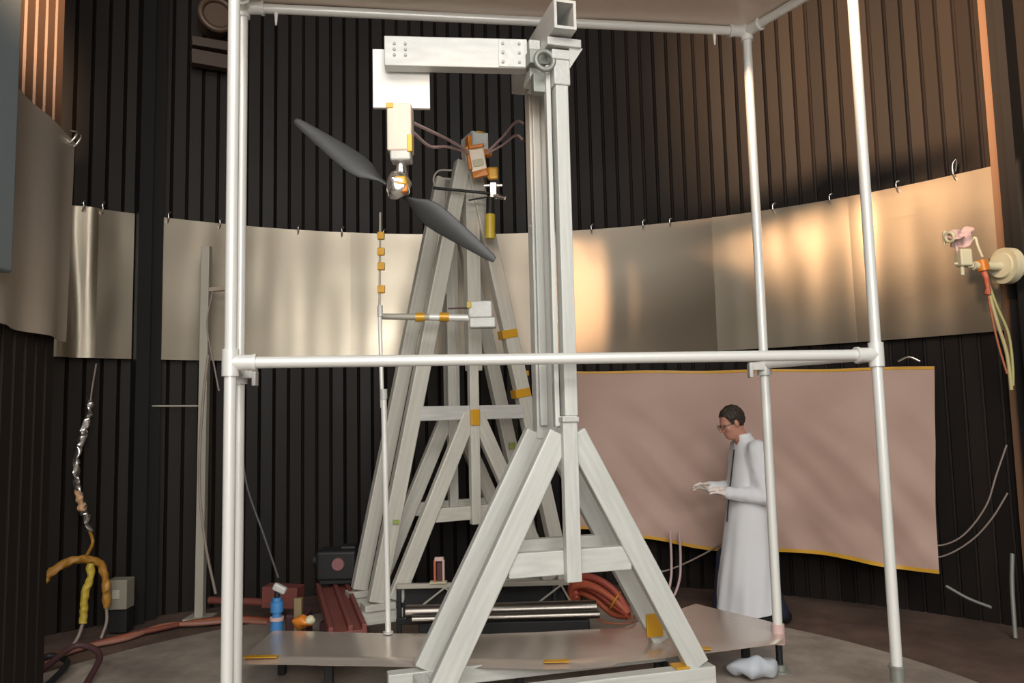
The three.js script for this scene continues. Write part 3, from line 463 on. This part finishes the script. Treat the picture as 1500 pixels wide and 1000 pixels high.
{
  const w = thing('wall_instrument', 'white arm with a round flange and taped sensor head on the right wall', 'instrument', [3.7, 2.55, -5.75]);
  const P = (deg, r, y) => { const [x, z] = onWall(deg, WR - r); return V(x, y, z); };
  part(w, 'flange', [rod(P(53.45, .34, 2.76), P(53.1, .40, 2.76), .135, .135, 32), rod(P(53.1, .40, 2.76), P(53.0, .43, 2.76), .10, .09, 32)], M.cream, 'round flange');
  for (const y of [2.82, 2.70]) part(w, 'rod', rod(P(54.2, .10, y), P(53.4, .35, y), .008, .008, 8), M.grey);
  part(w, 'arm', [rod(P(53.0, .42, 2.755), P(51.7, .62, 2.76), .032), rod(P(51.7, .62, 2.76), P(51.3, .64, 2.765), .024), box(...P(51.1, .66, 2.82).toArray(), .09, .13, .09, .015)], M.cream);
  part(w, 'clamp', [rod(P(51.0, .68, 2.69), P(51.0, .68, 2.82), .014), rod(P(50.4, .70, 2.78), P(51.2, .66, 2.78), .010)], M.cream);
  part(w, 'sensor_head', crumple(new THREE.SphereGeometry(.075, 24, 16).scale(1.35, .85, 1).translate(...P(50.85, .66, 2.985).toArray()), .05, 16), M.pink, 'pinkish taped head');
  part(w, 'lens_ring', orient(new THREE.TorusGeometry(.035, .013, 8, 20), P(50.6, .74, 2.98), P(50.4, .78, 2.97)), M.cream); part(w, 'spike', [cable([P(51.3, .64, 2.98), P(51.6, .62, 3.04), P(51.8, .6, 3.02)], .012), cable([P(50.2, .70, 2.99), P(49.9, .72, 3.03), P(49.8, .72, 2.93)], .012), cable([P(51.5, .62, 2.93), P(51.9, .60, 2.97), P(52.1, .6, 2.90), P(52.3, .58, 2.82)], .010)], M.cream);
  part(w, 'neck', rod(P(50.75, .68, 2.84), P(50.6, .69, 2.95), .012), M.pink); part(w, 'tape', rod(P(52.25, .56, 2.72), P(52.15, .57, 2.80), .042), M.kaptonDark); part(w, 'tape', crumple(cable([P(52.25, .56, 2.74), P(52.4, .55, 2.62), P(52.4, .55, 2.54)], .024, 8, 14), .012, 20), M.orange);
  part(w, 'cable', cable([P(52.3, .55, 2.72), P(52.5, .53, 2.5), P(52.8, .50, 2.3), P(53.1, .46, 2.1), P(53.2, .45, 1.83)], .013), std([.50, .42, .20], .5)); part(w, 'cable', cable([P(52.45, .54, 2.62), P(52.8, .50, 2.45), P(53.3, .45, 2.25), P(53.4, .44, 2.0), P(53.3, .44, 1.86)], .010), std([.42, .40, .16], .5)); part(w, 'cable', cable([P(52.3, .55, 2.66), P(52.5, .53, 2.35), P(52.7, .5, 2.15), P(53.0, .46, 1.95)], .008), M.cableOrange);
}
for (const [k, pts] of [[0, [[3.25, .62, -6.38], [3.36, .62, -6.28], [3.47, .70, -6.17], [3.60, .95, -6.03], [3.66, 1.2, -5.96], [3.71, 1.42, -5.89]]], [1, [[3.24, .50, -6.39], [3.38, .54, -6.27], [3.52, .68, -6.12], [3.62, .86, -6.0], [3.70, 1.06, -5.91]]]]) solo('hanging_wire', ['upper of the two thin wires curving up from the tarp corner', 'lower of the two thin wires curving up from the tarp corner'][k], 'wire', [cable(pts, .0065)], M.wire);
solo('tarp_weight', 'small black block tied at the lower right tarp corner', 'weight', [box(3.29, .57, -6.33, .06, .06, .06, .01)], M.black);
solo('wall_cable', 'grey cable standing against the wall at the lower right', 'cable', [cable([[3.68, .62, -5.88], [3.66, .40, -5.88], [3.64, .02, -5.86]], .016)], M.dullTube);
solo('wall_cable', 'short grey cable lying slanted at the foot of the right wall', 'cable', [cable([[3.40, .30, -6.30], [3.50, .23, -6.18], [3.60, .19, -6.06]], .012)], M.dullTube);
solo('hanging_cable', 'pair of pink cables hanging below the tarp left of the person', 'cable', [cable([[1.42, .62, -7.28], [1.42, .35, -7.28], [1.40, .2, -7.24], [1.33, .05, -7.16], [1.22, .025, -7.1]], .012), cable([[1.50, .62, -7.26], [1.50, .36, -7.26], [1.475, .2, -7.22], [1.38, .06, -7.12], [1.25, .025, -7.05]], .012)], M.pinkWire);
solo('floor_cable', 'thin pale cable drooping behind the person towards the pink cables', 'cable', [cable([[1.15, .22, -7.35], [1.4, .27, -7.32], [1.7, .42, -7.22], [1.9, .55, -7.15]], .008)], M.wire);
solo('wire_pair', 'two pinkish wires from the motor column past the sensor box', 'wire', [cable([[-.555, 3.45, -4.40], [-.42, 3.64, -5.2], [-.32, 3.89, -6.2]], .011), cable([[-.56, 3.40, -4.40], [-.50, 3.45, -4.8], [-.43, 3.62, -5.3], [-.32, 3.88, -6.2]], .010), cable([[-.17, 3.90, -6.25], [-.05, 3.96, -6.1], [.06, 3.90, -5.6], [.12, 3.70, -5.1]], .010), cable([[-.17, 3.89, -6.25], [-.05, 3.90, -6.1], [.06, 3.80, -5.6], [.11, 3.58, -5.1]], .009)], M.pinkWire);
// ---------------------------------------------------------------- the person
{
  const p = thing('person', 'person in a long white lab coat and gloves, head bowed, walking left before the tarp', 'person', [1.885, .024, -6.48], { turn: -85 * D, local: true });
  // local frame: +z is ahead, +x is the person's left, y up from the floor
  const HC = [0, 1.595, .075], c = Math.cos(.36), s = Math.sin(.36);
  const toHead = q => { const y = q[1] - HC[1], z = q[2] - HC[2]; return [q[0], y * c + z * s, -y * s + z * c]; };
  const fromHead = q => [q[0], HC[1] + q[1] * c - q[2] * s, HC[2] + q[1] * s + q[2] * c];
  const head = w => { const q = toHead(w), ax = Math.abs(q[0]), m = [ax, q[1], q[2]];
    let d = ell(q, [0, .035, -.012], [.076, .098, .098]);
    d = smin(d, ell(q, [0, -.055, .030], [.054, .066, .062]), .05); d = smin(d, ell(q, [0, -.095, .055], [.026, .024, .026]), .03);
    d = smin(d, cone(m, [.012, .022, .082], [.045, .018, .066], .012, .010), .016);
    d = smin(d, ell(m, [.042, -.025, .060], [.022, .02, .02]), .02);
    d = smin(d, cone(q, [0, .010, .084], [0, -.026, .112], .010, .014), .012); d = smin(d, ell(m, [.012, -.030, .100], [.010, .008, .010]), .008);
    d = Math.max(d, -ell(m, [.031, .002, .094], [.016, .009, .014]));
    d = smin(d, cone(m, [0, -.058, .088], [.020, -.061, .080], .007, .004), .006); d = smin(d, cone(m, [0, -.070, .086], [.016, -.069, .080], .008, .004), .006);
    d = smin(d, ell(m, [.079, -.005, -.012], [.010, .030, .018]), .008);
    d = smin(d, cone(w, [0, 1.40, -.04], [0, 1.54, .035], .060, .054), .03); return d; };
  const SL = [.185, 1.385, -.055], EL = [.235, 1.015, -.075], WL = [.150, 1.035, .175], SR = [-.185, 1.385, -.045], ER = [-.235, 1.03, .0], WR_ = [-.125, 1.06, .235];
  const FRF = [-.10, .085, .205], FLF = [.11, .10, -.205], KR = [-.10, .50, .14], KL = [.10, .50, -.06];
  const bodyFn = q => {
    let d = cone([q[0] * .60, q[1], q[2]], [0, 1.02, -.02], [0, 1.32, -.05], .095, .088);
    d = smin(d, cone([q[0] * .72, q[1], q[2]], [0, .92, -.01], [0, 1.0, -.01], .125, .115), .06);
    d = smin(d, cone(q, [-.15, 1.385, -.045], [.15, 1.385, -.045], .055, .055), .07); d = smin(d, cone(q, [0, 1.38, -.04], [0, 1.54, .035], .062, .054), .04);
    for (const [a, e, w] of [[SL, EL, WL], [SR, ER, WR_]]) { d = smin(d, cone(q, a, e, .052, .042), .03); d = smin(d, cone(q, e, w, .041, .028), .015); }
    for (const [h, k, f] of [[[-.09, .92, 0], KR, FRF], [[.09, .92, 0], KL, FLF]]) { d = smin(d, cone(q, h, k, .082, .056), .04); d = smin(d, cone(q, k, f, .055, .038), .02); }
    return d; };
  const g1 = field(bodyFn, [-.32, .03, -.30], [.32, 1.56, .32], .014), g2 = field(head, [-.11, 1.43, -.10], [.11, 1.76, .24], .0045);
  part(p, 'body', [g1, g2], M.skin);
  // hair: a cap over the skull that leaves the face and ears free
  const line = z => z < -.040 ? -.098 : z < .006 ? -.098 + (z + .040) / .046 * .098 : z < .022 ? -.015 : z < .055 ? -.015 + (z - .022) / .033 * .095 : .080;
  const hairFn = w => { const q = toHead(w); const d = ell(q, [0, .040, -.020], [.085, .108, .108]) + .006 * noise(q[0] * 60, q[1] * 40, q[2] * 60); return Math.max(d, line(q[2] - .1 * Math.max(0, Math.abs(q[0]) - .07)) - q[1]); };
  part(p, 'hair', field(hairFn, [-.11, 1.50, -.10], [.11, 1.78, .20], .0045), M.hair);
  for (const k of [-1, 1]) { const e = fromHead([k * .031, .001, .078]); part(p, 'eye', new THREE.SphereGeometry(.012, 14, 10).translate(...e), M.lens); }
  { const gl = []; for (const k of [-1, 1]) { const a = fromHead([k * .033, -.001, .104]), b = fromHead([k * .033, -.001, .11]); gl.push(orient(new THREE.TorusGeometry(.023, .0028, 6, 20), a, b)); gl.push(rod(fromHead([k * .056, .004, .100]), fromHead([k * .084, .006, -.01]), .0026, .0026, 6)); } gl.push(rod(fromHead([-.011, .004, .108]), fromHead([.011, .004, .108]), .0026, .0026, 6)); part(p, 'glasses', gl, M.lens); }
  // coat
  const prof = [[.085, .27, .262, .01], [.35, .25, .235, .005], [.62, .225, .20, -.01], [.86, .205, .172, -.022], [1.02, .19, .152, -.03], [1.20, .195, .142, -.04], [1.34, .185, .122, -.05], [1.43, .12, .092, -.04], [1.475, .078, .078, -.02], [1.52, .070, .070, .0]];
  const coatFn = q => { const y = Math.min(1.519, Math.max(.086, q[1])); let i = 0; while (prof[i + 1][0] < y) i++; const t = (y - prof[i][0]) / (prof[i + 1][0] - prof[i][0]); const a = prof[i][1] + (prof[i + 1][1] - prof[i][1]) * t, b = prof[i][2] + (prof[i + 1][2] - prof[i][2]) * t, z0 = prof[i][3] + (prof[i + 1][3] - prof[i][3]) * t; const x = q[0], z = q[2] - z0, th = Math.atan2(x, z); const low = Math.max(0, 1 - y / 1.0); const wav = 1 + low * (.035 * Math.sin(th * 7 + y * 2) + .02 * Math.sin(th * 13 - y * 4)) + .018 * noise(x * 9, y * 6, z * 9);
    let d = (Math.sqrt((x / a) ** 2 + (z / b) ** 2) - wav) * Math.min(a, b); d = Math.max(d, q[1] - 1.505 + .14 * (q[2] - .0), .085 - q[1] - .02 * Math.sin(th * 2));
    for (const [A, E, W] of [[SL, EL, WL], [SR, ER, WR_]]) { const n = .007 * noise(q[0] * 16, q[1] * 16, q[2] * 16); d = smin(d, cone(q, A, E, .078, .066) + n, .045); d = smin(d, cone(q, E, W, .068, .052) + n, .02); }
    d = Math.max(d, -Math.max(cone(q, [0, 1.46, .03], [0, 1.62, .10], .052, .058))); return d; };
  part(p, 'lab_coat', field(coatFn, [-.34, .06, -.32], [.34, 1.54, .34], .012), M.coat);
  part(p, 'coat_edge', cable([[.05, 1.38, .085], [.035, 1.2, .108], [.04, .95, .150], [.055, .80, .175]], .006), M.dark, 'dark line of the open coat front');
  part(p, 'trousers', field(q => { let d = 1; for (const [k, f] of [[KR, FRF], [KL, FLF]]) d = Math.min(d, cone(q, k, [f[0], f[1] - .02, f[2]], .078, .070) + .006 * noise(q[0] * 14, q[1] * 14, q[2] * 14)); return Math.max(d, .045 - q[1]); }, [-.22, .03, -.32], [.22, .58, .32], .012), M.navy);
  for (const f of [FRF, FLF]) part(p, 'shoe', field(q => { let d = cone(q, [f[0], .045, f[2] - .05], [f[0] * 1.15, .034, f[2] + .15], .045, .034); d = smin(d, cone(q, [f[0], .05, f[2] - .03], [f[0], .11, f[2] - .02], .045, .045), .03); return Math.max(d, .002 - q[1]); }, [f[0] - .08, -.005, f[2] - .12], [f[0] + .09, .15, f[2] + .22], .008), M.shoe);
  // gloved hands: palm, four unequal fingers with a bend, thumb from the side of the palm
  const hand = (W, dir, upv, side) => { const z = vv(dir).normalize(), x = vv(upv).clone().cross(z).normalize(), y = z.clone().cross(x); const P = (a, b, d) => { const v = vv(W).addScaledVector(x, a).addScaledVector(y, b).addScaledVector(z, d); return [v.x, v.y, v.z]; };
    const F = [[-.033, .060, .013], [-.011, .072, .006], [.011, .076, .003], [.033, .068, .008]].map(([a, l, dr]) => [P(a * .8, 0, .080), P(a * 1.05, .004 - dr, .085 + l * .55), P(a * 1.05, -.020 - dr, .085 + l)]);
    const t0 = P(.034 * side, 0, .030), t1 = P(.058 * side, -.006, .065), t2 = P(.060 * side, -.016, .098);
    const fn = q => { let d = cone(q, P(-.018, 0, .03), P(-.020, 0, .078), .022, .017); d = smin(d, cone(q, P(.018, 0, .03), P(.020, 0, .078), .022, .017), .02); d = smin(d, cone(q, P(0, 0, -.03), P(0, 0, .03), .029, .028), .02); for (const [a, b, e] of F) { let f = Math.min(cone(q, a, b, .0105, .0095), cone(q, b, e, .0095, .008)); d = smin(d, f, .006); } d = smin(d, Math.min(cone(q, t0, t1, .014, .011), cone(q, t1, t2, .011, .009)), .008); return d; };
    const all = [W, ...F.flat(), t2, P(0, 0, -.06)]; const lo = [0, 1, 2].map(i => Math.min(...all.map(q => q[i])) - .035), hi = [0, 1, 2].map(i => Math.max(...all.map(q => q[i])) + .035); return field(fn, lo, hi, .004); };
  part(p, 'glove', hand(WL, [-.12, .30, .95], [.55, .83, 0], -1), M.glove, 'white glove'); part(p, 'glove', hand(WR_, [.15, .22, .97], [-.55, .83, 0], 1), M.glove, 'white glove');
}

// ---------------------------------------------------------------- lamps, all above or behind the camera
const lampNames = ['added white ceiling lamp panel over the left of the unseen hall', 'added white ceiling lamp panel over the right of the unseen hall', 'wide white lamp panel standing behind the camera', 'long white lamp panel hung high before the chamber opening'];
for (const [n, [x, y, z, w, h, aim, I, warm]] of HALL_LAMPS.entries()) {
  const tint = warm ? WARM : COOL;
  const t = thing('hall_lamp', lampNames[n], 'lamp', [x, y, z], { local: true });
  t.lookAt(...aim);
  part(t, 'housing', new RoundedBoxGeometry(w + .1, h + .1, .12, 2, .02).translate(0, 0, -.07), M.dark);
  part(t, 'lamp_panel', new THREE.BoxGeometry(w, h, .01), new THREE.MeshStandardMaterial({ color: 0x111111, emissive: tint, emissiveIntensity: 2 }));
  const l = new THREE.RectAreaLight(tint, I, w, h); l.position.set(0, 0, .03); l.rotation.y = Math.PI; t.add(l);
  part(t, 'hanger', rod([-w / 3, h / 2, -.07], [-w / 3, h / 2 + .6, -.07], .02), M.dark); part(t, 'hanger', rod([w / 3, h / 2, -.07], [w / 3, h / 2 + .6, -.07], .02), M.dark);
}
for (const [x, y, z, aim, I, cone_, pen, label, big = 1] of WARM_LAMPS) {
  const t = thing('warm_lamp', label, 'lamp', [x, y, z], { local: true });
  t.lookAt(...aim); t.scale.setScalar(big);
  part(t, 'reflector', new THREE.LatheGeometry([[.05, -.14], [.10, -.10], [.15, 0], [.155, 0], [.105, -.11], [.05, -.15]].map(q => new THREE.Vector2(...q)), 32).rotateX(Math.PI / 2), M.dark);
  part(t, 'lamp_glass', new THREE.CylinderGeometry(.10, .10, .01, 32).rotateX(Math.PI / 2).translate(0, 0, -.06), new THREE.MeshStandardMaterial({ color: 0x111111, emissive: WARM, emissiveIntensity: 8 }));
  const l = new THREE.SpotLight(WARM, I, 0, cone_, pen, 2); l.position.set(0, 0, .02); l.castShadow = true; l.shadow.radius = 8 * big; t.add(l);
  const target = new THREE.Object3D(); target.position.set(...aim); scene.add(target); target.name = 'lamp_aim'; l.target = target;
}
scene.updateMatrixWorld(true);
scene.traverse(o => { delete o.userData_local; });
renderer.render(scene, camera);
